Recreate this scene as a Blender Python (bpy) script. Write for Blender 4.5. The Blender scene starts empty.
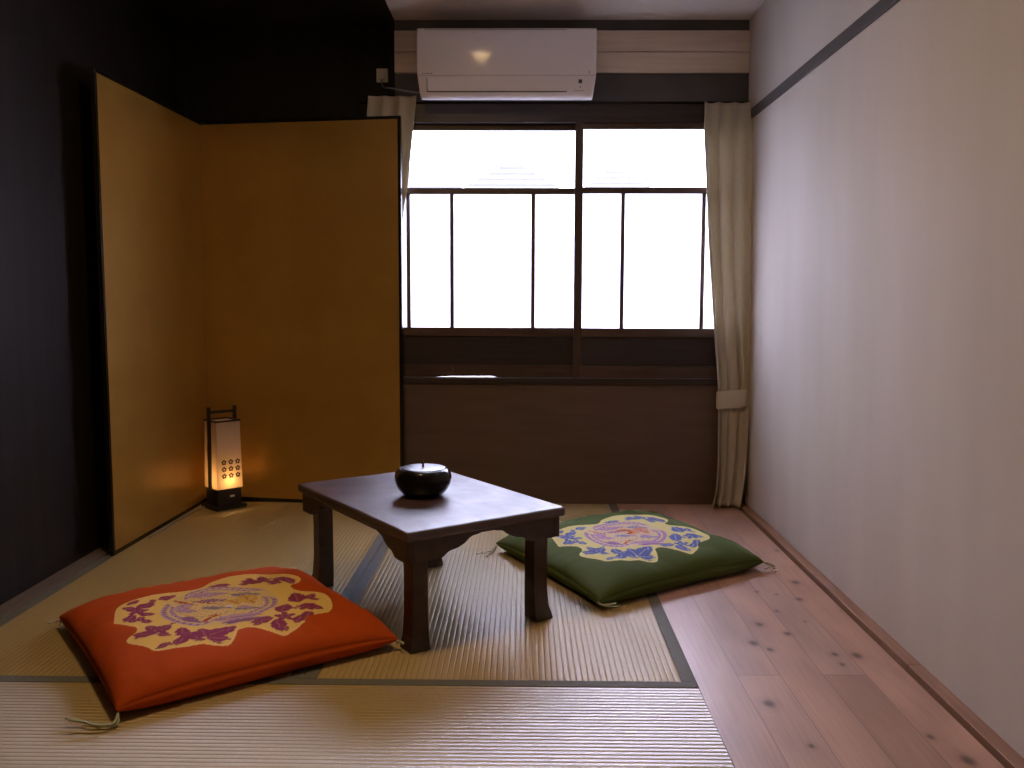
import bpy, bmesh, math, random
import numpy as np
from mathutils import Vector, Matrix
random.seed(7); rng = np.random.default_rng(7)
S = bpy.context.scene
COL = S.collection
PI = math.pi

# ------------------------------------------------------------------ helpers
class MB:
    """collects vertices and faces of ONE mesh"""
    def __init__(s): s.v = []; s.f = []
    def add(s, vs, fs):
        o = len(s.v); s.v += [tuple(v) for v in vs]; s.f += [tuple(i + o for i in f) for f in fs]; return s
    def box(s, x0, x1, y0, y1, z0, z1):
        vs = [(x, y, z) for z in (z0, z1) for y in (y0, y1) for x in (x0, x1)]
        return s.add(vs, [(0, 2, 3, 1), (4, 5, 7, 6), (0, 1, 5, 4), (2, 6, 7, 3), (0, 4, 6, 2), (1, 3, 7, 5)])
    def prism(s, prof, a0, a1, axis='x'):
        """closed 2-D profile (counter-clockwise) swept along an axis; profile = the other two axes in order"""
        n = len(prof)
        def P(a, p):
            return {'x': (a, p[0], p[1]), 'y': (p[0], a, p[1]), 'z': (p[0], p[1], a)}[axis]
        vs = [P(a0, p) for p in prof] + [P(a1, p) for p in prof]
        fs = [tuple(range(n))[::-1], tuple(range(n, 2 * n))] + [(i, (i + 1) % n, n + (i + 1) % n, n + i) for i in range(n)]
        return s.add(vs, fs)
    def lathe(s, prof, n=48, c=(0, 0, 0)):
        vs = []; fs = []; idx = []
        for r, z in prof:
            if r < 1e-6:
                idx.append([len(vs)]); vs.append((c[0], c[1], c[2] + z))
            else:
                idx.append(list(range(len(vs), len(vs) + n)))
                vs += [(c[0] + r * math.cos(2 * PI * i / n), c[1] + r * math.sin(2 * PI * i / n), c[2] + z) for i in range(n)]
        for a, b in zip(idx, idx[1:]):
            for i in range(n):
                j = (i + 1) % n
                if len(a) == 1 and len(b) > 1: fs.append((a[0], b[j], b[i]))
                elif len(b) == 1 and len(a) > 1: fs.append((a[i], a[j], b[0]))
                elif len(a) > 1: fs.append((a[i], a[j], b[j], b[i]))
        return s.add(vs, fs)
    def tube(s, pts, r, n=8):
        pts = [Vector(p) for p in pts]; m = len(pts); vs = []; fs = []
        for i, p in enumerate(pts):
            t = (pts[min(i + 1, m - 1)] - pts[max(i - 1, 0)]).normalized()
            u = t.cross(Vector((0, 0, 1)) if abs(t.z) < .9 else Vector((1, 0, 0))).normalized(); w = t.cross(u)
            rr = r[i] if isinstance(r, (list, tuple)) else r
            for k in range(n):
                a = 2 * PI * k / n; vs.append(p + u * rr * math.cos(a) + w * rr * math.sin(a))
        for i in range(m - 1):
            for k in range(n):
                j = (k + 1) % n; fs.append((i * n + k, i * n + j, (i + 1) * n + j, (i + 1) * n + k))
        fs.append(tuple(range(n))[::-1]); fs.append(tuple((m - 1) * n + k for k in range(n)))
        return s.add(vs, fs)
    def loft(s, rings, cap=True):
        n = len(rings[0]); vs = [p for r in rings for p in r]
        fs = [(i * n + k, i * n + (k + 1) % n, (i + 1) * n + (k + 1) % n, (i + 1) * n + k) for i in range(len(rings) - 1) for k in range(n)]
        if cap:
            fs.append(tuple(range(n))[::-1]); fs.append(tuple((len(rings) - 1) * n + k for k in range(n)))
        return s.add(vs, fs)
    def build(s, name, mat, parent=None, bevel=0, seg=2, smooth=False, loc=None, rot=None):
        me = bpy.data.meshes.new(name); me.from_pydata(s.v, [], s.f); me.update()
        bm = bmesh.new(); bm.from_mesh(me); bmesh.ops.recalc_face_normals(bm, faces=bm.faces); bm.to_mesh(me); bm.free()
        return link(name, me, mat, parent, bevel, seg, smooth, loc, rot)

def link(name, me, mat, parent=None, bevel=0, seg=2, smooth=False, loc=None, rot=None):
    o = bpy.data.objects.new(name, me); COL.objects.link(o)
    if mat: me.materials.append(mat)
    if parent: o.parent = parent
    if loc: o.location = loc
    if rot: o.rotation_euler = rot
    if bevel:
        b = o.modifiers.new('bevel', 'BEVEL'); b.width = bevel; b.segments = seg; b.limit_method = 'ANGLE'; b.angle_limit = math.radians(40)
    if smooth:
        for p in me.polygons: p.use_smooth = True
    return o

def smooth_pts(pts, per=10):
    """Catmull-Rom through the points"""
    P = [Vector(p) for p in pts]; P = [2 * P[0] - P[1]] + P + [2 * P[-1] - P[-2]]; out = []
    for i in range(1, len(P) - 2):
        for k in range(per):
            t = k / per; a, b, c, d = P[i - 1:i + 3]
            out.append(.5 * ((2 * b) + (c - a) * t + (2 * a - 5 * b + 4 * c - d) * t * t + (3 * b - a - 3 * c + d) * t ** 3))
    out.append(P[-2]); return out

def thing(name, label, cat, loc=(0, 0, 0), rz=0, group=None):
    o = bpy.data.objects.new(name, None); COL.objects.link(o); o.location = loc; o.rotation_euler = (0, 0, rz)
    o.empty_display_size = .05
    return tag(o, label, cat, group)
def tag(o, label, cat, group=None):
    o['label'] = label; o['category'] = cat
    if group: o['group'] = group
    return o
def struct(o, label=None, cat=None):
    o['kind'] = 'structure'
    if label: o['label'] = label
    if cat: o['category'] = cat
    return o

# ------------------------------------------------------------------ materials
def newmat(name):
    m = bpy.data.materials.new(name); m.use_nodes = True; nt = m.node_tree
    b = nt.nodes['Principled BSDF']
    return m, nt, b
def L(nt, a, b): nt.links.new(a, b)
def setp(b, **k):
    names = dict(rough='Roughness', metal='Metallic', spec='Specular IOR Level', trans='Transmission Weight', ior='IOR', coat='Coat Weight', coatr='Coat Roughness', sheen='Sheen Weight')
    for n, v in k.items(): b.inputs[names[n]].default_value = v
def noise(nt, scale=(1, 1, 1), s=1.0, detail=4, rough=.5, coord='Object'):
    tc = nt.nodes.new('ShaderNodeTexCoord'); mp = nt.nodes.new('ShaderNodeMapping'); mp.inputs['Scale'].default_value = scale
    n = nt.nodes.new('ShaderNodeTexNoise'); n.inputs['Scale'].default_value = s; n.inputs['Detail'].default_value = detail; n.inputs['Roughness'].default_value = rough
    L(nt, tc.outputs[coord], mp.inputs[0]); L(nt, mp.outputs[0], n.inputs['Vector']); return n
def ramp(nt, src, stops):
    r = nt.nodes.new('ShaderNodeValToRGB'); e = r.color_ramp.elements
    e.remove(e[1]); e[0].position = stops[0][0]; e[0].color = (*stops[0][1], 1)
    for p, c in stops[1:]: e.new(p).color = (*c, 1)
    L(nt, src, r.inputs[0]); return r
def bump(nt, b, src, strength=.3, dist=.002):
    bp = nt.nodes.new('ShaderNodeBump'); bp.inputs['Strength'].default_value = strength; bp.inputs['Distance'].default_value = dist
    L(nt, src, bp.inputs['Height']); L(nt, bp.outputs[0], b.inputs['Normal'])
def mat_noise(name, c0, c1, scale=(1, 1, 1), s=5, rough=.6, bmp=0, bd=.002, detail=5, lo=.3, hi=.7, **kw):
    m, nt, b = newmat(name); n = noise(nt, scale, s, detail)
    r = ramp(nt, n.outputs['Fac'], [(lo, c0), (hi, c1)]); L(nt, r.outputs[0], b.inputs['Base Color'])
    setp(b, rough=rough, **kw)
    if bmp: bump(nt, b, n.outputs['Fac'], bmp, bd)
    return m
def plain(name, c, rough=.5, **kw):
    m, nt, b = newmat(name); b.inputs['Base Color'].default_value = (*c, 1); setp(b, rough=rough, **kw); return m

M = {}
M['plaster'] = mat_noise('plaster_cream', (.58, .525, .47), (.65, .595, .535), (3, 3, .6), 1.6, .75, .15, .004, 5, .25, .75, spec=.2)
M['black_wall'] = mat_noise('plaster_charcoal', (.008, .0058, .0055), (.016, .0115, .0105), (9, 9, .5), 2.5, .58, .2, .002, spec=.22)
M['grey_wall'] = mat_noise('plaster_dark_grey', (.085, .078, .076), (.115, .105, .102), (1, 1, 1), 6, .8, .2, .003)
M['ceiling'] = mat_noise('ceiling_board', (.74, .69, .66), (.82, .78, .75), (1, 1, 1), 2, .8)
M['brown_panel'] = mat_noise('brown_board', (.092, .052, .033), (.120, .070, .046), (1.2, 1.2, 9), 3, .6, .1, .001, 6)
M['dark_wood'] = mat_noise('dark_stained_wood', (.020, .011, .008), (.045, .025, .018), (1.5, 30, 30), 2, .42, .15, .001, 6)
M['sash_wood'] = mat_noise('brown_sash_wood', (.045, .020, .011), (.085, .040, .022), (2, 30, 30), 2, .45, .12, .001, 6)
M['sash_wood_v'] = mat_noise('brown_sash_wood_upright', (.045, .022, .013), (.080, .040, .024), (30, 30, 2), 2, .45, .12, .001, 6)
M['sash_panel'] = mat_noise('dark_sash_board', (.016, .008, .007), (.030, .015, .012), (2, 20, 30), 2, .5, .1, .001, 6)
M['pine'] = mat_noise('pale_pine', (.66, .54, .42), (.78, .66, .53), (1.2, 14, 22), 2.4, .6, .1, .001, 6)
M['strip_wood'] = mat_noise('strip_cedar', (.26, .13, .075), (.36, .20, .125), (30, 1.5, 30), 2, .5, .1, .001, 6)
M['strip_grey'] = mat_noise('strip_grey_wood', (.12, .092, .075), (.17, .135, .11), (30, 1.5, 30), 2, .6)
M['rail_wood'] = mat_noise('rail_grey_brown_wood', (.050, .040, .034), (.085, .068, .058), (30, 1.5, 30), 2, .6)
M['table_wood'] = mat_noise('table_dark_wood', (.030, .015, .011), (.058, .030, .022), (2, 18, 18), 2.2, .40, .12, .001, 6)
def tabletop_mat():
    m, nt, b = newmat('tabletop_worn_lacquer'); n = noise(nt, (2, 14, 14), 2.2, 6)
    r = ramp(nt, n.outputs['Fac'], [(.3, (.038, .017, .016)), (.7, (.065, .031, .029))]); L(nt, r.outputs[0], b.inputs['Base Color'])
    n2 = noise(nt, (1, 1, 1), 7, 5, .6); r2 = ramp(nt, n2.outputs['Fac'], [(.35, (.40,) * 3), (.7, (.56,) * 3)]); L(nt, r2.outputs[0], b.inputs['Roughness'])
    setp(b, spec=1.0); return m
M['tabletop'] = tabletop_mat()
M['lacquer'] = plain('black_lacquer', (.008, .006, .007), .14, spec=.38)
M['lid_lacquer'] = plain('black_lacquer_lid', (.012, .010, .011), .30, spec=.9)
M['frame_lacquer'] = plain('screen_black_lacquer', (.010, .008, .008), .22)
M['stem_wood'] = plain('brown_stem', (.06, .028, .016), .5)
def gold_mat():
    m, nt, b = newmat('gold_leaf_paper')
    n = noise(nt, (1, 1, 1), 3.5, 6, .6); r = ramp(nt, n.outputs['Fac'], [(.3, (.36, .200, .036)), (.7, (.43, .250, .052))])
    L(nt, r.outputs[0], b.inputs['Base Color']); setp(b, rough=.38, metal=.35)
    n2 = noise(nt, (60, 60, 3), 3, 3); bump(nt, b, n2.outputs['Fac'], .12, .001); return m
M['gold'] = gold_mat()
M['ac_white'] = plain('ac_white_plastic', (.80, .75, .74), .13)
M['ac_dark'] = plain('ac_dark_slot', (.05, .05, .06), .5)
M['ac_grey'] = plain('ac_grey_marking', (.32, .30, .30), .5)
M['outlet'] = plain('outlet_ivory_plastic', (.78, .70, .60), .4)
M['cord_grey'] = plain('grey_cord', (.28, .27, .27), .5)
def curtain_mat():
    m, nt, b = newmat('linen_curtain'); n = noise(nt, (60, 60, 40), 6, 3)
    r = ramp(nt, n.outputs['Fac'], [(.3, (.58, .525, .41)), (.7, (.68, .62, .50))]); L(nt, r.outputs[0], b.inputs['Base Color'])
    setp(b, rough=.9, spec=.15); tr = nt.nodes.new('ShaderNodeBsdfTranslucent'); L(nt, r.outputs[0], tr.inputs[0])
    mx = nt.nodes.new('ShaderNodeMixShader'); mx.inputs[0].default_value = .22
    L(nt, b.outputs[0], mx.inputs[1]); L(nt, tr.outputs[0], mx.inputs[2]); L(nt, mx.outputs[0], nt.nodes['Material Output'].inputs[0])
    bump(nt, b, n.outputs['Fac'], .15, .001); return m
M['curtain'] = curtain_mat()
def tatami_mat(name, sc, T):      # T: direction across the rushes, the rough one of the two
    m, nt, b = newmat(name); n = noise(nt, sc, 3.0, 4, .6); n2 = noise(nt, (1, 1, 1), 2.2, 3)
    r = ramp(nt, n.outputs['Fac'], [(.25, (.36, .255, .092)), (.75, (.455, .335, .130))])
    r2 = ramp(nt, n2.outputs['Fac'], [(.3, (.90, .90, .88)), (.7, (1, 1, 1))])
    mx = nt.nodes.new('ShaderNodeMixRGB'); mx.blend_type = 'MULTIPLY'; mx.inputs[0].default_value = 1
    L(nt, r.outputs[0], mx.inputs[1]); L(nt, r2.outputs[0], mx.inputs[2]); L(nt, mx.outputs[0], b.inputs['Base Color'])
    setp(b, rough=.45 if T[0] else .43, spec=1.0 if T[0] else .75); b.inputs['Anisotropic'].default_value = .93 if T[0] else .8; b.inputs['IOR'].default_value = 1.75 if T[0] else 1.5
    cv = nt.nodes.new('ShaderNodeCombineXYZ')
    for k in range(3): cv.inputs[k].default_value = T[k]
    L(nt, cv.outputs[0], b.inputs['Tangent']); bump(nt, b, n.outputs['Fac'], .15, .0008); return m
M['tatami_y'] = tatami_mat('rush_matting_long', (9, 120, 1), (0, 1, 0))     # rushes run across x, ribs along y
M['tatami_x'] = tatami_mat('rush_matting_cross', (120, 9, 1), (1, 0, 0))
M['heri'] = mat_noise('mat_border_cloth', (.095, .100, .085), (.165, .165, .145), (90, 90, 1), 4, .8)
def attr_mat(name, rough, fine=(40, 40, 40), amt=(.88, 1.06), bs=.15, spec=.3, sheen=0):
    m, nt, b = newmat(name); a = nt.nodes.new('ShaderNodeAttribute'); a.attribute_name = 'Col'
    n = noise(nt, fine, 3, 4); r = ramp(nt, n.outputs['Fac'], [(.25, (amt[0],) * 3), (.75, (amt[1],) * 3)])
    mx = nt.nodes.new('ShaderNodeMixRGB'); mx.blend_type = 'MULTIPLY'; mx.inputs[0].default_value = 1
    L(nt, a.outputs['Color'], mx.inputs[1]); L(nt, r.outputs[0], mx.inputs[2]); L(nt, mx.outputs[0], b.inputs['Base Color'])
    setp(b, rough=rough, spec=spec, sheen=sheen); bump(nt, b, n.outputs['Fac'], bs, .001); return m
M['boards'] = attr_mat('cedar_floorboards', .40, (45, 1.6, 1), (.86, 1.08), .05, .85)
M['cushion'] = attr_mat('printed_cotton', .85, (90, 90, 90), (.92, 1.05), .2, .2)
M['thread'] = plain('pale_thread', (.50, .46, .36), .9)
M['thread_green'] = plain('pale_green_thread', (.42, .45, .33), .9)
def glass_mat():
    m, nt, b = newmat('clear_glass'); nt.nodes.remove(b)
    t = nt.nodes.new('ShaderNodeBsdfTransparent'); t.inputs[0].default_value = (.96, .97, .97, 1)
    g = nt.nodes.new('ShaderNodeBsdfGlossy'); g.inputs['Roughness'].default_value = .02
    f = nt.nodes.new('ShaderNodeFresnel'); f.inputs[0].default_value = 1.45
    mx = nt.nodes.new('ShaderNodeMixShader'); L(nt, f.outputs[0], mx.inputs[0]); L(nt, t.outputs[0], mx.inputs[1]); L(nt, g.outputs[0], mx.inputs[2])
    L(nt, mx.outputs[0], nt.nodes['Material Output'].inputs[0]); return m
M['glass'] = glass_mat()
def frosted_mat():
    m, nt, b = newmat('frosted_glass'); nt.nodes.remove(b)
    g = nt.nodes.new('ShaderNodeBsdfGlass'); g.inputs['Color'].default_value = (.97, .97, .98, 1); g.inputs['Roughness'].default_value = .42; g.inputs['IOR'].default_value = 1.4
    t = nt.nodes.new('ShaderNodeBsdfTranslucent'); t.inputs[0].default_value = (.92, .92, .94, 1); mx = nt.nodes.new('ShaderNodeMixShader'); mx.inputs[0].default_value = .25
    L(nt, g.outputs[0], mx.inputs[1]); L(nt, t.outputs[0], mx.inputs[2]); L(nt, mx.outputs[0], nt.nodes['Material Output'].inputs[0]); return m
M['frosted'] = frosted_mat()
def paper_mat():
    m, nt, b = newmat('lantern_paper'); b.inputs['Base Color'].default_value = (.62, .54, .50, 1); setp(b, rough=.8)
    t = nt.nodes.new('ShaderNodeBsdfTranslucent'); t.inputs[0].default_value = (.70, .58, .44, 1)
    mx = nt.nodes.new('ShaderNodeMixShader'); mx.inputs[0].default_value = .5; L(nt, b.outputs[0], mx.inputs[1]); L(nt, t.outputs[0], mx.inputs[2])
    L(nt, mx.outputs[0], nt.nodes['Material Output'].inputs[0]); return m
M['paper'] = paper_mat()
M['lantern_wood'] = plain('lantern_black_wood', (.012, .008, .007), .45)
M['blossom'] = plain('blossom_print_brown', (.10, .045, .020), .8)
def bulb_mat():
    m, nt, b = newmat('glowing_bulb'); b.inputs['Emission Color'].default_value = (1, .60, .22, 1); b.inputs['Emission Strength'].default_value = 6; return m
M['bulb'] = bulb_mat()
M['house_wall'] = mat_noise('house_render', (.16, .155, .15), (.20, .195, .19), (1, 1, 1), 1, .9)
M['roof'] = mat_noise('grey_roof_tiles', (.030, .028, .028), (.040, .037, .037), (4, 4, 4), 3, .7)
M['ground'] = mat_noise('pale_ground', (.13, .13, .12), (.17, .165, .155), (1, 1, 1), .5, .9)

# ------------------------------------------------------------------ room shell
YW = 4.0
def slab(name, x0, x1, y0, y1, z0, z1, mat): return struct(MB().box(x0, x1, y0, y1, z0, z1).build(name, mat))
slab('floor', -1.8, 1.25, -1.6, 4.25, -.12, -.032, M['dark_wood'])
slab('ceiling', -.575, 1.25, -1.6, 4.25, 2.148, 2.25, M['ceiling'])
slab('ceiling_alcove', -1.8, -.575, 3.3, 4.25, 2.148, 2.25, M['black_wall'])
slab('ceiling_left', -1.8, -.575, -1.6, 3.3, 2.148, 2.25, M['ceiling'])
slab('wall_left', -1.70, -1.58, -1.6, 4.25, -.032, 2.148, M['black_wall'])
slab('wall_alcove', -1.58, -.60, 4.10, 4.22, -.032, 2.148, M['black_wall'])
slab('wall_rear', -1.58, 1.25, -1.6, -1.48, -.032, 2.148, M['plaster'])
# right wall leans in a little with height, as the old plaster does
TOPX, BOTX = .974, 1.016
def wx(z): return BOTX + (TOPX - BOTX) * z / 2.148
struct(MB().prism([(BOTX, -.032), (1.25, -.032), (1.25, 2.148), (TOPX, 2.148)], -1.6, 4.25, 'y').build('wall_right', M['plaster']))
# window wall: upper grey plaster, lower brown board, left pier return
wb = MB(); wb.box(-.575, 1.02, YW, 4.13, 1.80, 2.148); struct(wb.build('wall_back', M['grey_wall']))
struct(MB().box(-.575, 1.02, YW, 4.13, -.03, .552).build('wall_dado', M['brown_panel']))
struct(MB().box(-.60, -.575, YW + .002, 4.22, -.03, 2.148).build('trim_1', M['black_wall']))      # jamb post
struct(MB().box(-.575, 1.005, YW - .018, 4.13, 1.708, 1.80).build('trim_2', M['dark_wood'], bevel=.003))   # lintel
struct(MB().box(-.575, 1.01, YW - .012, 4.14, .552, .578).build('trim_3', M['dark_wood'], bevel=.002))    # sill with groove
# two pine boards above the lintel
for i, (z0, z1) in enumerate(((1.921, 2.006), (2.009, 2.098))):
    struct(MB().box(-.573, .975, YW - .02, YW, z0, z1).build('trim_%d' % (4 + i), M['pine'], bevel=.0015))
# nail heads are part of the boards' look; rail on the right wall
rl = MB(); zr0, zr1 = 1.715, 1.755
rl.prism([(wx(zr0) - .008, zr0), (wx(zr0) + .004, zr0), (wx(zr1) + .004, zr1), (wx(zr1) - .008, zr1)], -1.48, 3.995, 'y')
struct(rl.build('trim_6', M['rail_wood'], bevel=.0015))
# flat strips where floor meets wall
st = MB()
for a, b in ((-1.48, 2.186), (2.189, 3.998)): st.box(.979, 1.02, a, b, -.03, .010)
struct(st.build('baseboard_right', M['strip_wood'], bevel=.0015))
struct(MB().box(-1.58, -1.522, -1.48, 4.09, -.03, .006).build('baseboard_left', M['strip_grey'], bevel=.0015))

# ------------------------------------------------------------------ cedar floorboards (colour per board, knots)
def floorboards():
    knots = [(0.905, 2.876, .0112), (0.866, 2.708, .0084), (0.683, 2.488, .0094), (0.743, 2.418, .0084), (0.63, 2.347, .0112), (0.663, 2.303, .0075), (0.826, 2.274, .0075), (0.881, 2.268, .0112), (0.822, 2.209, .0056), (0.572, 1.981, .0112), (0.607, 1.786, .0056), (0.876, 1.831, .0066), (0.908, 1.734, .0122), (0.95, 3.253, .0056), (0.874, 3.054, .0056), (0.752, 2.777, .0047), (0.765, 2.599, .0047), (0.822, 2.512, .0037), (0.808, 2.753, .0037)]
    w = .1085; x0 = .426; y0, y1 = -1.48, 4.0
    joints = {0: (.9, 3.1), 1: (2.139, .2), 2: (1.2, 3.4), 3: (2.144, .4), 4: (1.0, 3.05)}
    xs = []
    for k in range(5):
        a = x0 + k * w; xs += [a, a + .0018] + list(np.linspace(a + .004, a + w - .004, 22)) + [a + w - .0018]
    xs.append(x0 + 5 * w); xs = np.array(xs)
    ys = np.concatenate([np.linspace(y0, 1.45, 60)[:-1], np.linspace(1.45, y1, 560)])
    for k, js in joints.items():
        for j in js: ys = np.concatenate([ys, [j - .0022, j, j + .0022]])
    ys = np.unique(ys)
    X, Y = np.meshgrid(xs, ys); Z = np.zeros_like(X)
    K = np.clip(((X - x0) / w).astype(int), 0, 4); fx = (X - x0) / w - K
    gap = (np.minimum(fx, 1 - fx) * w < .001)
    C = np.zeros(X.shape + (3,)); base = np.array([.45, .262, .185])
    tints = {}
    for k in range(5):
        j = sorted(joints[k]); seg = (Y > j[0]).astype(int) + (Y > j[1]).astype(int)
        for sgm in range(3):
            t = rng.uniform(.92, 1.10); h = rng.uniform(-.05, .05)
            if k == 3 and sgm == 1: t, h = .80, .03          # the darker board in front
            if k == 1 and sgm == 1: t, h = 1.10, -.03
            msk = (K == k) & (seg == sgm); C[msk] = base * t * np.array([1 + h, 1, 1 - h])
        for jj in j: gap |= (K == k) & (np.abs(Y - jj) < .0008)
    blot = np.zeros_like(X)          # cloudy tone of the oiled cedar, drawn out along the boards
    for q_ in range(16):
        fa, fb, p1, p2 = rng.uniform(8, 46), rng.uniform(2, 11), rng.uniform(0, 6), rng.uniform(0, 6)
        blot += np.sin(X * fa + p1 + 1.7 * np.sin(Y * fb + K * 2.1)) * np.sin(Y * fb + p2 + K * 1.3) / 4
    C *= (1 + .13 * np.clip(blot, -1.5, 1.5))[..., None]
    for (kx, ky, r) in knots:
        d = np.sqrt(((X - kx) / (r * 1.0)) ** 2 + ((Y - ky) / (r * 1.5)) ** 2)
        a = np.clip(1.5 - d, 0, 1)[..., None]; C = C * (1 - a) + np.array([.035, .018, .012]) * a
        a2 = (np.clip(1 - d / 3.2, 0, 1) * .4)[..., None]; C = C * (1 - a2) + np.array([.19, .085, .05]) * a2
    C[gap] *= .45
    ny, nx = X.shape; V = np.stack([X, Y, Z], -1).reshape(-1, 3)
    i = np.arange(ny - 1)[:, None] * nx + np.arange(nx - 1)[None]; F = np.stack([i, i + 1, i + nx + 1, i + nx], -1).reshape(-1, 4)
    me = bpy.data.meshes.new('floor_boards'); me.from_pydata(V.tolist(), [], F.tolist()); me.update()
    at = me.color_attributes.new('Col', 'FLOAT_COLOR', 'POINT'); at.data.foreach_set('color', np.concatenate([C.reshape(-1, 3), np.ones((V.shape[0], 1))], 1).astype(np.float32).ravel())
    o = link('floor_boards', me, M['boards']); struct(o)
floorboards()

# ------------------------------------------------------------------ tatami mats: real ribs, border cloth
def tatami(label, x0, x1, y0, y1, along):
    t = thing('tatami_mat', label, 'tatami mat', ((x0 + x1) / 2, (y0 + y1) / 2, -.031), 0)
    W, H = (x1 - x0), (y1 - y0); hx, hy = W / 2, H / 2; top = .031; b = .034
    core = MB(); pitch = .0152
    lo, hi = ((-hx + b, hx - b) if along == 'y' else (-hy + b, hy - b))
    n = int(round((hi - lo) / pitch)); seg = 8; us = np.linspace(lo, hi, n * seg + 1)
    z = top - .0018 + .0012 * np.abs(np.sin(np.arange(n * seg + 1) / seg * PI)) ** .35
    e = hy if along == 'y' else hx
    vs = []
    for u, zz in zip(us, z):
        for s in (-e, e): vs.append((u, s, zz) if along == 'y' else (s, u, zz))
    fs = [(2 * i, 2 * i + 1, 2 * i + 3, 2 * i + 2) for i in range(len(us) - 1)]
    core.add(vs, fs)
    # sides of the core
    core.box(-hx + .001, hx - .001, -hy + .001, hy - .001, 0, top - .003)
    core.build('rush_facing', M['tatami_y'] if along == 'y' else M['tatami_x'], t, smooth=False)
    for s in (-1, 1):
        if along == 'y': m = MB().box(*sorted((s * hx, s * (hx - b))), -hy, hy, 0, top)
        else: m = MB().box(-hx, hx, *sorted((s * hy, s * (hy - b))), 0, top)
        m.build('border_cloth', M['heri'], t, bevel=.0015)
    return t
g = .0006
tatami('tatami mat along the dark left wall, under the lantern and screen', -1.521, -.543 - g, 2.098 + g, 3.998, 'y')
tatami('tatami mat under the low table, between the left mat and the floorboards', -.543 + g, .425, 2.098 + g, 3.998, 'y')
tatami('nearest tatami mat, laid crosswise in front of the table, ribs running sideways', -1.521, .425, 1.143 + g, 2.098 - g, 'x')

# ------------------------------------------------------------------ window
win = struct(bpy.data.objects.new('window_1', None)); COL.objects.link(win); win.location = (.2, 4.05, .578)
def sash(x0, x1, y0, wl, wr, slit=False, bars=None):
    yd = y0 + .028; P = win.location
    def bx(m, a, b, c, d, e0=0, e1=0): return m.box(a - P.x, b - P.x, y0 + e0 - P.y, yd - e1 - P.y, c - P.z, d - P.z)
    fr = MB(); bx(fr, x0, x0 + wl, .579, 1.715); bx(fr, x1 - wr, x1, .579, 1.715)
    f = fr.build('sash_frame', M['sash_wood_v'], win, bevel=.002)
    xa, xb = x0 + wl, x1 - wr
    for z0, z1, w in ((1.683, 1.715, 'sash_wood'), (1.403, 1.430, 'sash_wood'), (.765, .805, 'sash_wood'), (.579, .633, 'sash_wood')):
        if slit and z0 < .6:     # worn lower edge: daylight shows under it
            pf = [(xa - P.x, z1 - P.z), (xa - P.x, z0 - P.z), (-.42 - P.x, z0 - P.z), (-.33 - P.x, z0 + .0036 - P.z), (-.15 - P.x, z0 + .0048 - P.z), (-.12 - P.x, z0 - P.z), (xb - P.x, z0 - P.z), (xb - P.x, z1 - P.z)]
            MB().prism(pf, y0 + .002 - P.y, yd - .002 - P.y, 'y').build('rail', M[w], f, bevel=.0005); continue
        bx(MB(), xa, xb, z0, z1, .002, .002).build('rail', M[w], f, bevel=.0015)
    q = (xb - xa) / 4; bars = bars or (xa + q, xa + 3 * q)
    for m in bars: bx(MB(), m - .0085, m + .0085, .805, 1.403, .005, .005).build('muntin', M['sash_wood_v'], f, bevel=.001)
    bx(MB(), xa, xb, .633, .765, .011, .009).build('kick_board', M['sash_panel'], f)
    bx(MB(), xa, xb, 1.430, 1.683, .0125, .0125).build('clear_pane', M['glass'], f)
    ed = [xa] + [v for m in bars for v in (m - .0085, m + .0085)] + [xb]
    for a, b in zip(ed[::2], ed[1::2]):
        bx(MB(), a, b, .805, 1.403, .0125, .0125).build('frosted_pane', M['frosted'], f)
sash(-.600, .260, 4.028, .036, .036, True, (-.5255, -.3285, .0385))
sash(.222, 1.006, 3.994, .036, .030)

# ------------------------------------------------------------------ folding screen
scr = thing('folding_screen', 'two-panel folding screen of gold paper with thin black frame in the left corner', 'folding screen', (-1.468, 4.055, 0))
def panel(x1, y1, edge):
    o = scr.location; d = Vector((x1 - o.x, y1 - o.y)); Lh = d.length; a = math.atan2(d.y, d.x)
    # local: x along the panel from the fold, y thickness
    fr = MB(); w = .014; Hh = 1.722; t = .009
    fr.box(.001, Lh, -t, t, 0, .016); fr.box(.001, Lh, -t, t, Hh - w, Hh); fr.box(Lh - w, Lh, -t, t, .016, Hh - w); fr.box(.001, .006, -t, t, .016, Hh - w)
    f = fr.build('panel_frame', M['frame_lacquer'], scr, bevel=.002, rot=(0, 0, a))
    MB().box(.006, Lh - w, -t + .002, t - .002, .016, Hh - w).build('gold_paper', M['gold'], f)
panel(-1.492, 3.115, 0); panel(-.538, 3.915, 1)

# ------------------------------------------------------------------ low table
tb = thing('low_table', 'low rectangular dark wooden table with scalloped apron and four short legs', 'table', (-.3055, 2.6680, 0), math.radians(125.75))
TL, TW, TH = .745, .52, .335       # long side along local x
MB().box(-TL / 2, TL / 2, -TW / 2, TW / 2, TH - .027, TH).build('tabletop', M['tabletop'], tb, bevel=.007, seg=3)
zt = TH - .027; ax, ay = TL / 2 - .024, TW / 2 - .020
def apron(length, depth=.062):
    h = length / 2
    br = [(0, depth), (.055, depth), (.075, depth * .96), (.088, depth * .78), (.096, depth * .72), (.115, depth * .66), (.135, depth * .5), (.148, depth * .30), (.156, depth * .24), (.172, depth * .20), (.18, .010)]
    k = 1.0 if length > .5 else 1.17
    left = [(-h + p[0] * k, -p[1]) for p in br]
    bot = left + [(-x, z) for x, z in left[::-1]]
    return bot + [(h, 0), (-h, 0)]
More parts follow.
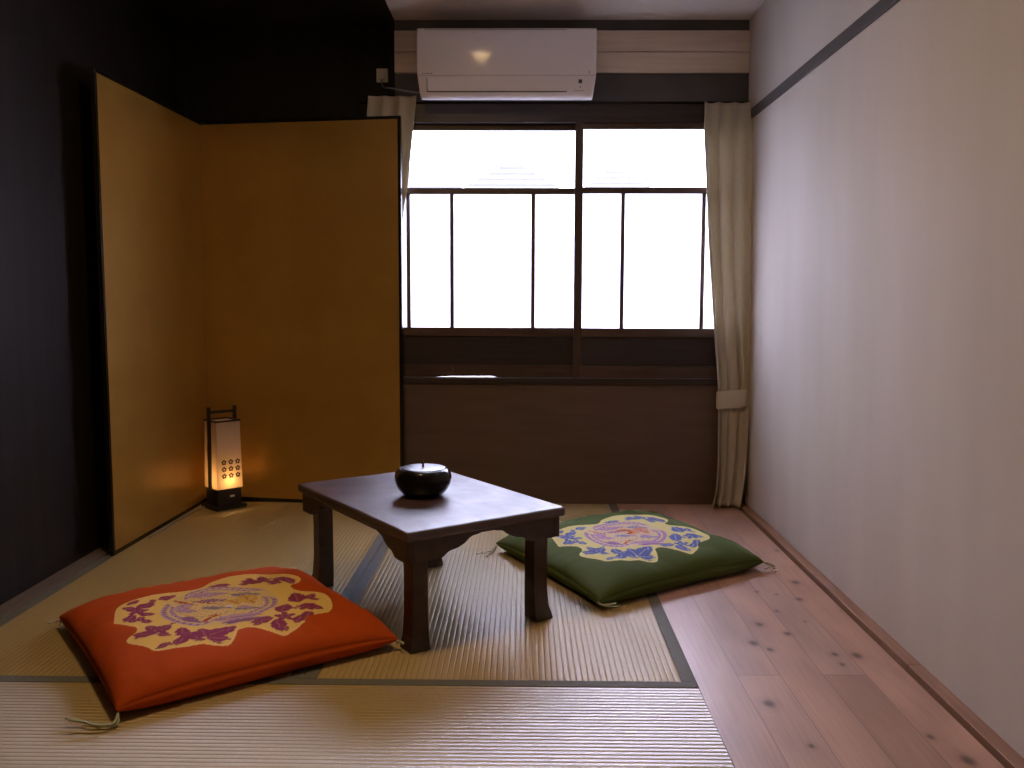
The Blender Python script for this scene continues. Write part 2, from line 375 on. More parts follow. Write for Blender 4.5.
for s in (-1, 1):
    p = [(x, z + zt) for x, z in apron(2 * ax + .018)]
    MB().prism(p, s * ay - .009, s * ay + .009, 'y').build('apron', M['table_wood'], tb, bevel=.0015)
    p = [(x, z + zt) for x, z in apron(2 * ay - .018)]
    MB().prism(p, s * ax - .009, s * ax + .009, 'x').build('apron', M['table_wood'], tb, bevel=.0015)
for sx in (-1, 1):
    for sy in (-1, 1):
        rings = []
        for z, hw, off in ((0, .0310, .005), (.012, .0298, .004), (.04, .0265, 0), (.10, .0245, -.002), (.20, .0243, -.002), (zt, .0250, 0)):
            cx, cy = sx * (ax - .0370 + off), sy * (ay - .0385 + off)
            rings.append([(cx - hw, cy - hw, z), (cx + hw, cy - hw, z), (cx + hw, cy + hw, z), (cx - hw, cy + hw, z)])
        MB().loft(rings).build('leg', M['table_wood'], tb, bevel=.003)

# ------------------------------------------------------------------ lidded lacquer pot
bw = thing('lidded_pot', 'round black lacquer lidded pot with a small stem, standing on the low table', 'pot', (-.306, 2.655, TH))
prof = [(0, 0), (.046, 0)] + [(p.x, p.y) for p in smooth_pts([(.050, .001, 0), (.058, .005, 0), (.072, .018, 0), (.083, .038, 0), (.0865, .055, 0), (.0845, .069, 0), (.079, .0795, 0), (.0715, .0845, 0)], 5)] + [(.069, .082), (.067, .07), (0, .066)]
MB().lathe(prof, 64).build('bowl', M['lacquer'], bw, smooth=True)
lid = MB().lathe([(0, .0885), (.012, .0890), (.025, .0892), (.040, .0889), (.052, .0883), (.061, .0876), (.0655, .0870), (.0680, .0858), (.0685, .0840), (.066, .0810), (0, .0795)], 64).build('lid', M['lid_lacquer'], bw, smooth=True)
MB().tube(smooth_pts([(0, 0, .086), (.0003, 0, .094), (-.001, 0, .102), (-.0035, 0, .109)], 4), [.0042] * 4 + [.0032] * 4 + [.0038] * 4 + [.0048], 10).build('stem', M['stem_wood'], lid, smooth=True)

# ------------------------------------------------------------------ floor cushions
OUT = np.array([(-0.274, 0.017), (-0.244, 0.121), (-0.204, 0.152), (-0.114, 0.166), (-0.022, 0.149), (0.031, 0.193), (0.133, 0.206), (0.209, 0.176), (0.262, 0.106), (0.245, 0.055), (0.203, 0.021), (0.212, -0.034), (0.259, -0.088), (0.251, -0.155), (0.218, -0.213), (0.152, -0.227), (0.125, -0.26), (0.067, -0.296), (0.048, -0.283), (0.022, -0.237), (0.001, -0.211), (-0.03, -0.215), (-0.052, -0.255), (-0.077, -0.285), (-0.108, -0.277), (-0.135, -0.257), (-0.172, -0.25), (-0.229, -0.22), (-0.241, -0.193), (-0.273, -0.135), (-0.269, -0.11), (-0.243, -0.086), (-0.237, -0.044)])
LV = [(-0.213, -0.133, -0.257, -0.099), (-0.207, -0.119, -0.213, -0.066), (-0.206, -0.129, -0.159, -0.09), (-0.208, -0.137, -0.178, -0.16), (-0.191, -0.201, -0.231, -0.208), (-0.149, -0.189, -0.189, -0.232), (-0.157, -0.176, -0.142, -0.122), (-0.143, -0.185, -0.13, -0.24), (-0.115, -0.227, -0.106, -0.157), (-0.113, -0.228, -0.025, -0.183), (-0.117, -0.233, -0.063, -0.262), (-0.119, -0.239, -0.145, -0.232), (0.068, -0.196, 0.01, -0.187), (0.071, -0.207, 0.06, -0.276), (0.079, -0.202, 0.11, -0.212), (0.096, -0.175, 0.141, -0.109), (0.104, -0.25, 0.145, -0.214), (0.134, -0.159, 0.159, -0.164), (0.169, -0.138, 0.211, -0.191), (0.171, -0.117, 0.191, -0.035), (0.195, -0.108, 0.235, -0.081), (0.157, 0.115, 0.101, 0.154), (0.161, 0.126, 0.173, 0.176), (0.169, 0.107, 0.191, 0.054), (0.189, 0.122, 0.234, 0.072), (0.068, 0.137, 0.003, 0.144), (-0.209, 0.076, -0.234, 0.111), (-0.202, 0.081, -0.148, 0.106), (-0.208, 0.043, -0.167, 0.019), (-0.217, 0.04, -0.254, 0.004), (-0.21, 0.023, -0.213, -0.016), (-0.138, 0.122, -0.085, 0.132), (-0.218, 0.118, -0.182, 0.145), (-0.19, 0.164, -0.219, 0.167), (-0.143, 0.126, -0.166, 0.108), (-0.222, -0.007, -0.244, 0.024), (-0.162, -0.088, -0.136, -0.077), (0.12, 0.127, 0.084, 0.125), (0.143, 0.152, 0.12, 0.168), (0.219, 0.106, 0.22, 0.039), (0.184, 0.071, 0.153, 0.065), (0.206, -0.114, 0.232, -0.126), (0.17, -0.2, 0.131, -0.248), (0.043, -0.198, 0.01, -0.205), (0.073, -0.249, 0.073, -0.282), (-0.038, -0.184, -0.059, -0.213), (-0.106, -0.253, -0.09, -0.274), (-0.176, -0.204, -0.197, -0.22), (-0.239, -0.127, -0.26, -0.123), (-0.187, -0.097, -0.17, -0.12), (-0.203, -0.045, -0.204, -0.003)]
CN = [(-0.064, 0.092, 0.041, 0.054, 0.13, 'lilac'), (-0.068, 0.048, 0.025, 0.006, 0.1, 'lilac2'), (-0.069, -0.114, 0.057, -0.16, 0.1, 'lilac'), (-0.05, -0.147, 0.061, -0.182, 0.06, 'lilac2'), (-0.066, -0.021, 0.006, -0.071, 0.13, 'grey'), (0.003, -0.08, 0.075, -0.109, 0.15, 'grey'), (0.037, 0.044, 0.111, 0.005, 0.16, 'grey'), (0.017, 0.011, 0.036, -0.037, 0.3, 'hot2'), (0.064, 0.026, 0.071, -0.05, 0.3, 'hot2'), (-0.104, 0.097, -0.062, 0.003, 0.05, 'hot'), (-0.065, 0.046, -0.004, -0.024, 0.04, 'hot'), (-0.087, -0.112, -0.042, -0.085, 0.1, 'hot'), (-0.064, -0.097, -0.034, -0.097, 0.12, 'hot'), (-0.101, 0.049, -0.094, -0.012, 0.3, 'lilac'), (-0.119, 0.006, -0.079, -0.045, 0.18, 'lilac'), (-0.124, -0.055, -0.092, -0.109, 0.18, 'lilac2'), (-0.014, -0.035, 0.015, -0.052, 0.28, 'field2'), (0.03, -0.055, 0.041, -0.097, 0.3, 'lilac')]
FL = [(-0.198, -0.117), (-0.147, -0.182), (0.097, -0.204), (0.173, -0.162), (0.161, 0.126), (-0.206, 0.063)]
CA, CT = .35, .104
def prof2(s, t): return np.clip(1 - np.abs(s) ** 5, 0, 1) ** .56 * np.clip(1 - np.abs(t) ** 5, 0, 1) ** .56
def pattern(U, V, c):
    C = np.empty(U.shape + (3,)); C[:] = c['base']
    # ragged medallion, smoothed outline
    P = np.array([[p.x, p.y] for p in smooth_pts([(*p, 0) for p in np.vstack([OUT, OUT[:1]])], 5)])
    ins = np.zeros(U.shape, bool); dmin = np.full(U.shape, 9.)
    for (x1, y1), (x2, y2) in zip(P[:-1], P[1:]):
        cr = ((y1 > V) != (y2 > V)); xi = (x2 - x1) * (V - y1) / (y2 - y1 + 1e-12) + x1; ins ^= cr & (U < xi)
        dx, dy = x2 - x1, y2 - y1; tt = np.clip(((U - x1) * dx + (V - y1) * dy) / (dx * dx + dy * dy + 1e-12), 0, 1)
        dmin = np.minimum(dmin, np.hypot(U - x1 - tt * dx, V - y1 - tt * dy))
    C[ins] = c['field']; C[ins & (dmin < .006)] = c['edge']
    lay = lambda m, col: C.__setitem__(m & ins, col)
    wob = .0025 * np.sin(U * 240 + 2 * np.sin(V * 150)) + .002 * np.sin(V * 310)
    def leaf(x1, y1, x2, y2, col, vein, fat=.29):
        dx, dy = x2 - x1, y2 - y1; ln = math.hypot(dx, dy); a = ((U - x1) * dx + (V - y1) * dy) / ln ** 2; b = ((V - y1) * dx - (U - x1) * dy) / ln
        w = np.where((a > 0) & (a < 1), fat * ln * np.sin(PI * np.clip(a, 0, 1) ** .8) ** .9, -1)
        m = np.abs(b + wob * .6) < w; lay(m, col); lay(m & (np.abs(b) < .0016) & (a > .1), vein)
    for x1, y1, x2, y2 in LV: leaf(x1, y1, x2, y2, c['leaf'], c['vein'])
    for fx, fy in FL:
        r = np.hypot(U - fx, V - fy); th = np.arctan2(V - fy, U - fx); lay(r < .022 + .007 * np.cos(5 * th), c['leaf']); lay(np.abs(r - .009) < .0012, c['vein'])
    # central roundel: ring of feathers, curling bird
    X, Y = U + .012, V + .018; r = np.hypot(X, Y) / .150; th = np.arctan2(Y, X)
    lay(r < 1.02, c['field2'])
    seg = np.sin(th * 3 + 4 * r + .6)
    lay((r > .78) & (r < 1.0) & (seg > -.75), c['lilac']); lay((r > .80) & (r < .98) & (seg > -.75) & (np.sin(th * 46) > .35), c['lilac2']); lay((np.abs(r - .88) < .025) & (seg > -.6), c['field2'])
    for x1, y1, x2, y2, fat, k in CN:
        leaf(x1, y1, x2, y2, c[k], c['hot3'] if k.startswith('hot') else c['lilac2'], fat * 1.25)
    spots = np.sin(U * 330 + 3 * np.sin(V * 60)) * np.sin(V * 300 + 2 * np.sin(U * 70))
    lay((r < .76) & (spots > .80), c['lilac2']); lay((r < .74) & (spots < -.84), c['field2'])
    lay((r < .76) & (np.abs(np.sin(r * 13 + th * 2)) < .10), c['hot2'])
    bx, by = U - c['crest'][0], V - c['crest'][1]; rr = np.hypot(bx, by)
    if c['crest'][2]: lay((np.abs(rr - .030) < .011) & (bx > -.004), c['hot']); lay((np.abs(rr - .028) < .004) & (bx > -.002), c['hot3']); lay((np.abs(rr - .045) < .004) & (bx > .0), c['hot2'])
    else: lay(rr < .010, (.62, .60, .58))
    return C
def cushion(label, loc, rz, c, seed, A=CA, sx=1.0, sy=1.0, shear=0.0):
    t = thing('floor_cushion', label, 'cushion', (*loc, .001), rz)
    n = 271; s = np.sin(np.linspace(-1, 1, n) * PI / 2 * .92) / math.sin(PI / 2 * .92)
    Sg, Tg = np.meshgrid(s, s); r = np.random.default_rng(seed)
    U = CA * Sg * (1 - .022 * (1 - Tg ** 2)); V = CA * Tg * (1 - .022 * (1 - Sg ** 2))
    seam = .044 - .012 * (np.abs(Sg) * np.abs(Tg)) ** 3; p = prof2(Sg, Tg)
    ph = r.uniform(0, 6, 8)
    edge = np.exp(-((1 - np.maximum(np.abs(Sg), np.abs(Tg))) / .18) ** 2)
    cor = (np.abs(Sg) * np.abs(Tg)) ** 2
    ang = np.arctan2(np.abs(Tg), np.abs(Sg))
    wr = .0022 * np.sin(Sg * 9 + ph[0] + 2 * np.sin(Tg * 4 + ph[1])) + .0018 * np.sin(Tg * 11 + ph[2] + 2 * np.sin(Sg * 5)) + .0022 * edge * np.sin(27 * np.where(np.abs(Sg) > np.abs(Tg), Tg, Sg) + 3 * np.sin(ph[5] + 5 * (Sg + Tg)) + ph[3]) * p + .004 * cor * np.sin(ang * 22 + ph[4])
    top = seam + (CT - .044) * p ** .80 + wr * np.minimum(1, p * 2)
    bot = seam * (1 - np.minimum(1, 1.35 * p ** .55))
    C = pattern(U, V, c); U, V = U * sx + V * sy * shear, V * sy
    hem = (1 - np.maximum(np.abs(Sg), np.abs(Tg))) < .003; C[hem] = np.array(c['base']) * .8
    V1 = np.stack([U, V, top], -1).reshape(-1, 3); V2 = np.stack([U, V, bot], -1).reshape(-1, 3)
    i = (np.arange(n - 1)[:, None] * n + np.arange(n - 1)[None]); F = np.stack([i, i + 1, i + n + 1, i + n], -1).reshape(-1, 4)
    F2 = F[:, ::-1] + n * n; ring = []
    e = list(range(n)) + [k * n + n - 1 for k in range(1, n)] + [(n - 1) * n + k for k in range(n - 2, -1, -1)] + [k * n for k in range(n - 2, 0, -1)]
    for a, b in zip(e, e[1:] + e[:1]): ring.append((a, a + n * n, b + n * n, b))
    me = bpy.data.meshes.new('cover'); me.from_pydata(np.vstack([V1, V2]).tolist(), [], F.tolist() + F2.tolist() + ring); me.update()
    base = np.empty((n * n, 3)); base[:] = c['base']
    A = np.concatenate([np.vstack([C.reshape(-1, 3), base]), np.ones((2 * n * n, 1))], 1).astype(np.float32)
    me.color_attributes.new('Col', 'FLOAT_COLOR', 'POINT').data.foreach_set('color', A.ravel())
    link('cover', me, M['cushion'], t, smooth=True)
    return t
def tassel(t, pts, mat, r=.0035):
    m = MB()
    for k in range(3):
        o = Vector((.003 * math.cos(k * 2.1), .003 * math.sin(k * 2.1), .0015 * k))
        m.tube([Vector(p) + o * (i / len(pts)) * 1.6 for i, p in enumerate(smooth_pts(pts, 6))], r * .75, 6)
    m.build('tassel', mat, t, smooth=True)
red = dict(base=(.47, .068, .004), field=(.78, .53, .15), edge=(.80, .57, .20), field2=(.70, .50, .20), leaf=(.27, .040, .125), vein=(.38, .16, .12), lilac=(.47, .29, .42), lilac2=(.26, .12, .24), grey=(.22, .20, .25), hot=(.48, .10, .02), hot2=(.62, .36, .06), hot3=(.30, .04, .015), crest=(.004, -.046, 0))
grn = dict(base=(.066, .095, .021), field=(.62, .55, .22), edge=(.68, .60, .24), field2=(.62, .50, .30), leaf=(.095, .125, .36), vein=(.38, .40, .38), lilac=(.44, .27, .42), lilac2=(.27, .14, .30), grey=(.25, .28, .42), hot=(.62, .20, .07), hot2=(.60, .26, .17), hot3=(.25, .03, .03), crest=(-.01, .0, 1))
q = CA - .004
c1 = cushion('orange floor cushion with yellow and purple floral medallion, left of the table', (-.822, 2.343), math.radians(37), red, 3, .349)
tassel(c1, [(-q, -q, .022), (-q - .012, -q - .020, .006), (-q - .045, -q - .012, .005), (-q - .060, -q + .010, .005), (-q - .085, -q + .030, .006)], M['thread_green'])
tassel(c1, [(q, -q, .024), (q + .012, -q - .004, .016), (q + .014, -q - .014, .006)], M['thread'])
tassel(c1, [(q, q, .024), (q + .012, q + .004, .016), (q + .02, q + .010, .006)], M['thread'])
tassel(c1, [(-q, q, .024), (-q - .01, q + .008, .014), (-q - .022, q + .004, .006)], M['thread'])
c2 = cushion('green floor cushion with yellow and blue floral medallion, right of the table', (.365, 3.105), math.radians(35), grn, 11, .35, 1.05, 1.01, .13)
tassel(c2, [(-.415, -q, .028), (-.400, -q - .012, .014), (-.36, -q - .016, .006)], M['thread_green'], .003)
tassel(c2, [(.322, -q, .028), (.345, -q - .012, .018), (.345, -q - .034, .008), (.312, -q - .050, .005)], M['thread'])
tassel(c2, [(-.322, q, .026), (-.345, q - .004, .006), (-.385, q - .02, .005), (-.415, q - .045, .005)], M['thread'])
tassel(c2, [(.415, q, .026), (.427, q + .004, .016), (.435, q + .010, .006)], M['thread'])

# ------------------------------------------------------------------ paper floor lantern
ln = thing('floor_lantern', 'small lit paper lantern with black frame and blossom print beside the gold screen', 'lamp', (-1.346, 3.895, 0), math.radians(46))
MB().box(-.074, .074, -.072, .072, 0, .016).build('base_plate', M['lantern_wood'], ln, bevel=.003)
MB().box(-.056, .056, -.056, .056, .016, .092).build('base_box', M['lantern_wood'], ln, bevel=.002)
MB().box(.000, .022, -.0575, -.0555, .052, .061).build('switch', M['outlet'], ln, bevel=.0008)
sh = MB(); hb, ht = .0605, .0555; z0, z1 = .092, .392; tt = .0015
for k in range(4):
    R_ = Matrix.Rotation(k * PI / 2, 3, 'Z')
    vs = [R_ @ Vector(p) for p in ((-hb, -hb, z0), (hb, -hb, z0), (ht, -ht, z1), (-ht, -ht, z1), (-hb + tt, -hb + tt, z0), (hb - tt, -hb + tt, z0), (ht - tt, -ht + tt, z1), (-ht + tt, -ht + tt, z1))]
    sh.add(vs, [(0, 1, 2, 3), (5, 4, 7, 6), (3, 2, 6, 7), (1, 0, 4, 5)])
shade = sh.build('paper_shade', M['paper'], ln)
fl = MB()
for i in range(3):
    for j in range(3):
        cx, cz = -.026 + .0325 * i, .150 + .0305 * j
        y = -(hb + (ht - hb) * (cz - z0) / (z1 - z0)) - .0006
        for k in range(5):
            a = PI / 2 + k * 2 * PI / 5; px, pz = cx + .0078 * math.cos(a), cz + .0078 * math.sin(a)
            pts = [(px + 0.0050 * math.cos(2 * PI * q_ / 10), y, pz + 0.0050 * math.sin(2 * PI * q_ / 10)) for q_ in range(10)]
            fl.add(pts, [tuple(range(10))])
fl.build('blossom_print', M['blossom'], shade)
fm = MB()
for z in (z1 - .002,):
    for k in range(4):
        R_ = Matrix.Rotation(k * PI / 2, 3, 'Z'); h = ht + .003
        vs = [R_ @ Vector(p) for p in ((-h, -h, z), (h, -h, z), (h, -h + .006, z), (-h, -h + .006, z), (-h, -h, z + .007), (h, -h, z + .007), (h, -h + .006, z + .007), (-h, -h + .006, z + .007))]
        fm.add(vs, [(0, 3, 2, 1), (4, 5, 6, 7), (0, 1, 5, 4), (2, 3, 7, 6), (1, 2, 6, 5), (3, 0, 4, 7)])
fm.build('shade_rim', M['lantern_wood'], ln)
for s in (-1, 1):
    pm = MB(); x = s * .0615
    pm.loft([[(x - w * .7, -.009, z), (x + w * .7, -.009, z), (x + w * .7, .009, z), (x - w * .7, .009, z)] for z, w in ((.016, .0110), (.28, .0105), (.295, .0078), (.455, .0075))])
    pm.build('post', M['lantern_wood'], ln, bevel=.001)
MB().box(-.0605, .0605, -.006, .006, .425, .437).build('handle_bar', M['lantern_wood'], ln, bevel=.002)
MB().lathe([(0, .085), (.011, .088), (.014, .10), (.011, .113), (0, .118)], 16).build('bulb', M['bulb'], ln, smooth=True, loc=(-.0, -.022, 0))
cd = MB().tube(smooth_pts([(-1.40, 3.885, .018), (-1.430, 3.86, .006), (-1.442, 3.80, .0045), (-1.446, 3.72, .0045), (-1.450, 3.60, .0045), (-1.455, 3.35, .0045)], 8), .0035, 8).build('lantern_cord', M['cord_grey'], smooth=True)
tag(cd, 'thin grey lantern cord lying along the foot of the gold screen', 'cord')

# ------------------------------------------------------------------ air conditioner
ac = thing('air_conditioner', 'white wall air conditioner mounted on pine boards above the window', 'air conditioner', (-.079, YW - .0195, 1.769))
W2 = .374
sec = [(0, .2835), (-.176, .2835), (-.196, .2805), (-.206, .271), (-.2105, .257), (-.2115, .240), (-.2105, .215), (-.207, .172), (-.200, .112), (-.197, .0915), (-.193, .068), (-.187, .036), (-.179, .014), (-.166, .003), (-.150, 0), (-.03, .045), (0, .05)]
def acx(z): return W2 if z > .11 else W2 - .014 * (1 - z / .11) ** 1.2
bm_ = MB(); rings = []
for k, u in enumerate((-1, -.994, -.98, .98, .994, 1)):
    sc = (.97, .99, 1, 1, .99, .97)[k]
    rings.append([(u * acx(z), y * sc, .142 + (z - .142) * (sc * .5 + .5)) for y, z in sec])
body = bm_.loft(rings).build('body', M['ac_white'], ac, bevel=.002)
for p in body.data.polygons: p.use_smooth = True
body.modifiers['bevel'].angle_limit = math.radians(60)
def acface(z):      # y of the casing at a height
    for (y0_, z0_), (y1_, z1_) in zip(sec[1:], sec[2:]):
        if z1_ <= z <= z0_: return y0_ + (y1_ - y0_) * (z - z0_) / (z1_ - z0_ + 1e-9)
    return 0
def facestrip(name, mat, x0, x1, za, zb, off=.0008, parent=ac, th=.0015):
    m = MB(); zs = np.linspace(za, zb, 6); vs = []
    for z in zs: vs += [(x0, acface(z) - off, z), (x1, acface(z) - off, z), (x0, acface(z) + th, z), (x1, acface(z) + th, z)]
    fs = []
    for i in range(5):
        a, b = 4 * i, 4 * i + 4; fs += [(a, a + 1, b + 1, b), (a + 2, b + 2, b + 3, a + 3), (a, b, b + 2, a + 2), (a + 1, a + 3, b + 3, b + 1)]
    fs += [(0, 2, 3, 1), (20, 21, 23, 22)]
    return m.add(vs, fs).build(name, mat, parent)
lv_ = facestrip('louver', M['ac_white'], -.330, .256, .0295, .083, .0022)
facestrip('louver_gap', M['ac_dark'], -.330, .252, .0255, .0295, .0024, lv_); facestrip('louver_gap', M['ac_dark'], -.3325, -.3295, .026, .080, .0026, lv_)
MB().box(-.30, .30, -.004, 0, .12, .24).build('wall_mount', M['ac_grey'], ac)
facestrip('panel_seam', M['ac_grey'], -.368, .368, .0900, .0916, .0004)
facestrip('panel_seam', M['ac_dark'], -.34, .25, .2720, .2740, .0006)
facestrip('display', M['ac_dark'], .300, .315, .060, .075, .0008)
facestrip('button_marks', M['ac_grey'], .280, .322, .030, .0322, .0006); facestrip('button_marks', M['ac_grey'], .305, .311, .043, .050, .0006)
for k, (a, b) in enumerate(((0, .006), (.0085, .0125), (.0145, .0195), (.022, .0265), (.0285, .035), (.0375, .043))):
    facestrip('maker_mark', M['ac_grey'], -.352 + a, -.352 + b, .0965, .1002 + .0012 * (k % 2), .0006)
facestrip('corner_mark', M['ac_grey'], .342, .346, .097, .108, .0006)

# wall socket and cord
so = thing('wall_socket', 'small ivory wall socket with plug on the black wall left of the air conditioner', 'socket', (-.645, 4.10, 1.935))
MB().box(-.026, .026, -.010, 0, -.03, .03).build('cover_plate', M['outlet'], so, bevel=.002)
MB().box(-.012, .012, -.030, -.010, -.022, -.002).build('plug', M['outlet'], so, bevel=.003)
pw = MB().tube(smooth_pts([(-.645, 4.078, 1.912), (-.643, 4.065, 1.890), (-.625, 4.035, 1.868), (-.592, 3.965, 1.850), (-.55, 3.94, 1.838), (-.50, 3.93, 1.828), (-.465, 3.925, 1.822), (-.446, 3.925, 1.822)], 8), .0035, 8).build('power_cord', M['cord_grey'], smooth=True)
tag(pw, 'grey power cord running from the wall socket to the air conditioner', 'cord')

# ------------------------------------------------------------------ curtains on a dark rail
rail = MB().tube([(-.73, 3.976, 1.79), (.958, 3.976, 1.79)], .004, 10).build('curtain_rail', M['lacquer'], smooth=True)
tag(rail, 'thin dark curtain rail above the window', 'curtain rail')
def sheet(levels, folds, nu=150, nz=110, seed=0):
    """levels: (z, x_left, x_right, y_mid, amplitude, phase)"""
    lv = np.array(levels)[::-1]; zs = np.linspace(lv[0, 0], lv[-1, 0], nz)
    I = [np.interp(zs, lv[:, 0], lv[:, k]) for k in range(1, 6)]
    ker = np.ones(5) / 5
    I = [np.convolve(np.pad(a, 2, 'edge'), ker, 'valid') for a in I]
    u = np.linspace(0, 1, nu); r = np.random.default_rng(seed); a1, a2 = r.uniform(0, 6, 2)
    vs = []
    for k, z in enumerate(zs):
        xl, xr, ym, am, ph = (a[k] for a in I)
        uu = u + .030 * np.sin(2 * PI * 2 * u + a1) * np.sin(PI * u)
        wave = np.cos(2 * PI * folds * uu + ph * np.sin(PI * u)) ; wave = np.sign(wave) * np.abs(wave) ** .95
        x = xl + (xr - xl) * uu + -.30 * am * np.sin(2 * PI * folds * uu + ph * np.sin(PI * u)) * np.sin(PI * u)
        y = ym - am * wave * (.75 + .25 * np.sin(5 * u + a2))
        vs += [(float(a), float(b), float(z)) for a, b in zip(x, y)]
    fs = [(i * nu + j, i * nu + j + 1, (i + 1) * nu + j + 1, (i + 1) * nu + j) for i in range(nz - 1) for j in range(nu - 1)]
    return MB().add(vs, fs)
def curtain(label, levels, folds, seed):
    t = thing('curtain', label, 'curtain', (0, 0, 0), 0, None)
    o = sheet(levels, folds, seed=seed).build('drape', M['curtain'], t, smooth=True)
    s = o.modifiers.new('solid', 'SOLIDIFY'); s.thickness = .0022; s.offset = 0
    return t
cr = curtain('beige linen curtain tied back at the right side of the window', [(1.785, .772, .9785, 3.946, .021, 0), (1.770, .774, .9788, 3.946, .020, .1), (1.745, .779, .9790, 3.946, .010, .2), (1.72, .774, .9830, 3.946, .024, .4), (1.66, .772, .9845, 3.946, .028, .7), (1.45, .787, .9890, 3.946, .028, 1.0), (1.15, .806, .9950, 3.946, .028, 1.2), (.80, .838, 1.0015, 3.950, .026, 1.0), (.60, .858, 1.005, 3.946, .021, .6), (.50, .866, 1.005, 3.944, .013, .4), (.40, .866, 1.003, 3.944, .021, .4), (.20, .868, .996, 3.940, .023, .8), (.06, .860, .980, 3.930, .028, 1.2), (.008, .842, .968, 3.922, .034, 1.4)], 3.1, 2)
bd = MB(); rings = []
for z, g_ in ((.455, .0), (.46, .003), (.495, .004), (.530, .003), (.535, 0)):
    rings.append([(.931 + (.067 + g_) * math.copysign(abs(math.cos(a)) ** .6, math.cos(a)), 3.944 + (.024 + g_) * math.copysign(abs(math.sin(a)) ** .7, math.sin(a)), z + .008 * math.cos(a)) for a in np.linspace(0, 2 * PI, 40, endpoint=False)])
bd.loft(rings, cap=False).build('tieback', M['curtain'], cr, smooth=True)
curtain('beige linen curtain half hidden behind the gold screen at the left window edge', [(1.815, -.685, -.475, 3.961, .009, 0), (1.77, -.690, -.478, 3.962, .010, 0), (1.70, -.696, -.487, 3.964, .011, .2), (1.62, -.700, -.497, 3.972, .013, .4), (1.42, -.705, -.520, 3.984, .015, .8), (1.33, -.705, -.536, 3.990, .015, .9), (1.20, -.705, -.556, 3.998, .016, 1.0), (1.0, -.705, -.572, 4.012, .016, 1.0), (.35, -.705, -.585, 4.014, .016, 1.0)], 3.0, 5)

# ------------------------------------------------------------------ outside: ground and neighbours' roofs
slab('ground', -30, 30, 4.6, 60, -3.3, -3.2, M['ground'])
def house(label, x, y, w, d, eave, ridge, hip, wx_):
    h = thing('neighbour_house', label, 'house', (x, y, -3.2))
    E_, R_ = eave + 3.2, ridge + 3.2
    MB().box(-w / 2 + .4, w / 2 - .4, -d / 2 + .4, d / 2 - .4, 0, E_).build('house_walls', M['house_wall'], h)
    rf = MB(); n = 14
    def ring(t):
        a, b = w / 2 + (hip - w / 2) * t, d / 2 * (1 - t) + .02
        z = E_ + (R_ - E_) * t; return [(-a, -b, z), (a, -b, z), (a, b, z), (-a, b, z)]
    rs = []
    for i in range(n):      # stepped courses of tiles
        rs.append([(p[0], p[1], p[2] + (.05 if i else 0)) for p in ring(i / n)]); rs.append([(p[0], p[1], p[2] + .02) for p in ring((i + .9) / n)])
    rf.loft(rs).build('roof', M['roof'], h)
house('pale house with grey hipped tiled roof seen through the left upper pane', -.2, 14, 4.2, 4.2, 1.55, 3.02, .05, 0)
house('pale house with grey hipped tiled roof seen through the right upper pane', 2.0, 20.2, 5.0, 5.0, 1.9, 3.86, .05, 0)
house('low pale house with a long flat-ridged roof at the far left of the view', -3.05, 20.4, 4.0, 5.0, 2.9, 3.86, 1.2, 0)

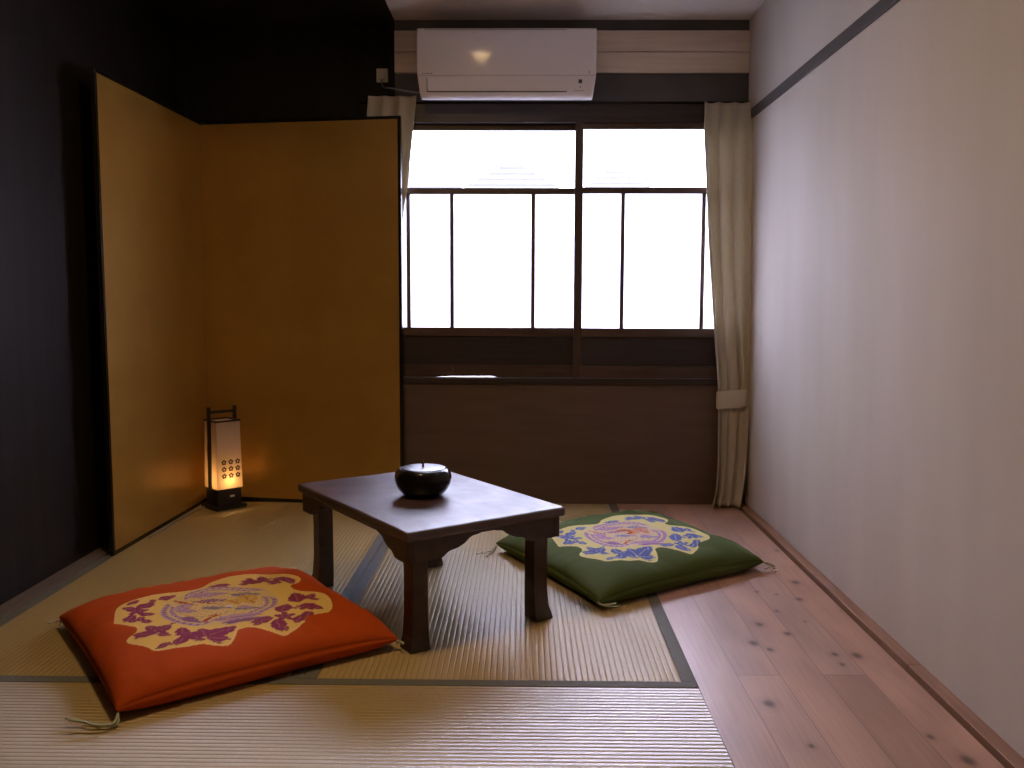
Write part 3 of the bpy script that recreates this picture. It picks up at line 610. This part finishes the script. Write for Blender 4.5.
# ------------------------------------------------------------------ light: overcast sky, room lamp, lantern bulb
w = bpy.data.worlds.new('sky'); S.world = w; w.use_nodes = True; nt = w.node_tree; bg = nt.nodes['Background']
tc = nt.nodes.new('ShaderNodeTexCoord'); sp = nt.nodes.new('ShaderNodeSeparateXYZ'); nt.links.new(tc.outputs['Generated'], sp.inputs[0])
rp = ramp(nt, sp.outputs['Z'], [(0.0, (.22, .22, .29)), (.15, (.33, .33, .43)), (.5, (.84, .86, 1.18)), (1.0, (1.1, 1.14, 1.54))]); nt.links.new(rp.outputs[0], bg.inputs[0])
bg.inputs[1].default_value = 25.0
def light(name, typ, loc, energy, color, **k):
    d = bpy.data.lights.new(name, typ); d.energy = energy; d.color = color
    for a, v in k.items(): setattr(d, a, v)
    o = bpy.data.objects.new(name, d); COL.objects.link(o); o.location = loc; return o
light('ceiling_light', 'POINT', (-.45, 2.05, 1.98), 1.2, (1, .66, .30), shadow_soft_size=.055)
light('ceiling_light_diffuser', 'AREA', (-.45, 2.05, 2.06), 12.0, (1, .66, .30), shape='DISK', size=.22)
light('lantern_light', 'POINT', (-1.330, 3.88, .130), 1.2, (1, .62, .24), shadow_soft_size=.015)
po = light('window_portal', 'AREA', (.21, 4.22, 1.15), 1, (1, 1, 1), shape='RECTANGLE', size=1.75, size_y=1.3)
po.rotation_euler = (-PI / 2, 0, 0); po.data.cycles.is_portal = True

# ------------------------------------------------------------------ camera
f = 885.0
cam = bpy.data.cameras.new('camera'); co = bpy.data.objects.new('camera', cam); COL.objects.link(co); S.camera = co
cam.sensor_fit = 'HORIZONTAL'; cam.sensor_width = 36; cam.lens = 36 * f / 1024; cam.clip_start = .05
VX, VY = 524.0, 300.0; roll = math.radians(.2)
yaw = math.atan((VX - 512) / f); pit = -math.atan((384 - VY) / math.hypot(f, VX - 512))
fw = Vector((-math.sin(yaw) * math.cos(pit), math.cos(yaw) * math.cos(pit), math.sin(pit))); rt = fw.cross(Vector((0, 0, 1))).normalized(); up = rt.cross(fw)
r2 = rt * math.cos(roll) + up * math.sin(roll); u2 = up * math.cos(roll) - rt * math.sin(roll)
co.matrix_world = Matrix(((r2.x, u2.x, -fw.x, 0), (r2.y, u2.y, -fw.y, 0), (r2.z, u2.z, -fw.z, .93), (0, 0, 0, 1)))

S.view_settings.view_transform = 'Standard'; S.view_settings.look = 'None'; S.view_settings.gamma = 1; S.view_settings.exposure = 0
S.view_settings.use_curve_mapping = False
S.cycles.use_denoising = True
S.cycles.max_bounces = 10; S.cycles.diffuse_bounces = 6; S.cycles.transparent_max_bounces = 8
S.cycles.sample_clamp_indirect = 20
S.cycles.transmission_bounces = 8; S.cycles.caustics_refractive = True
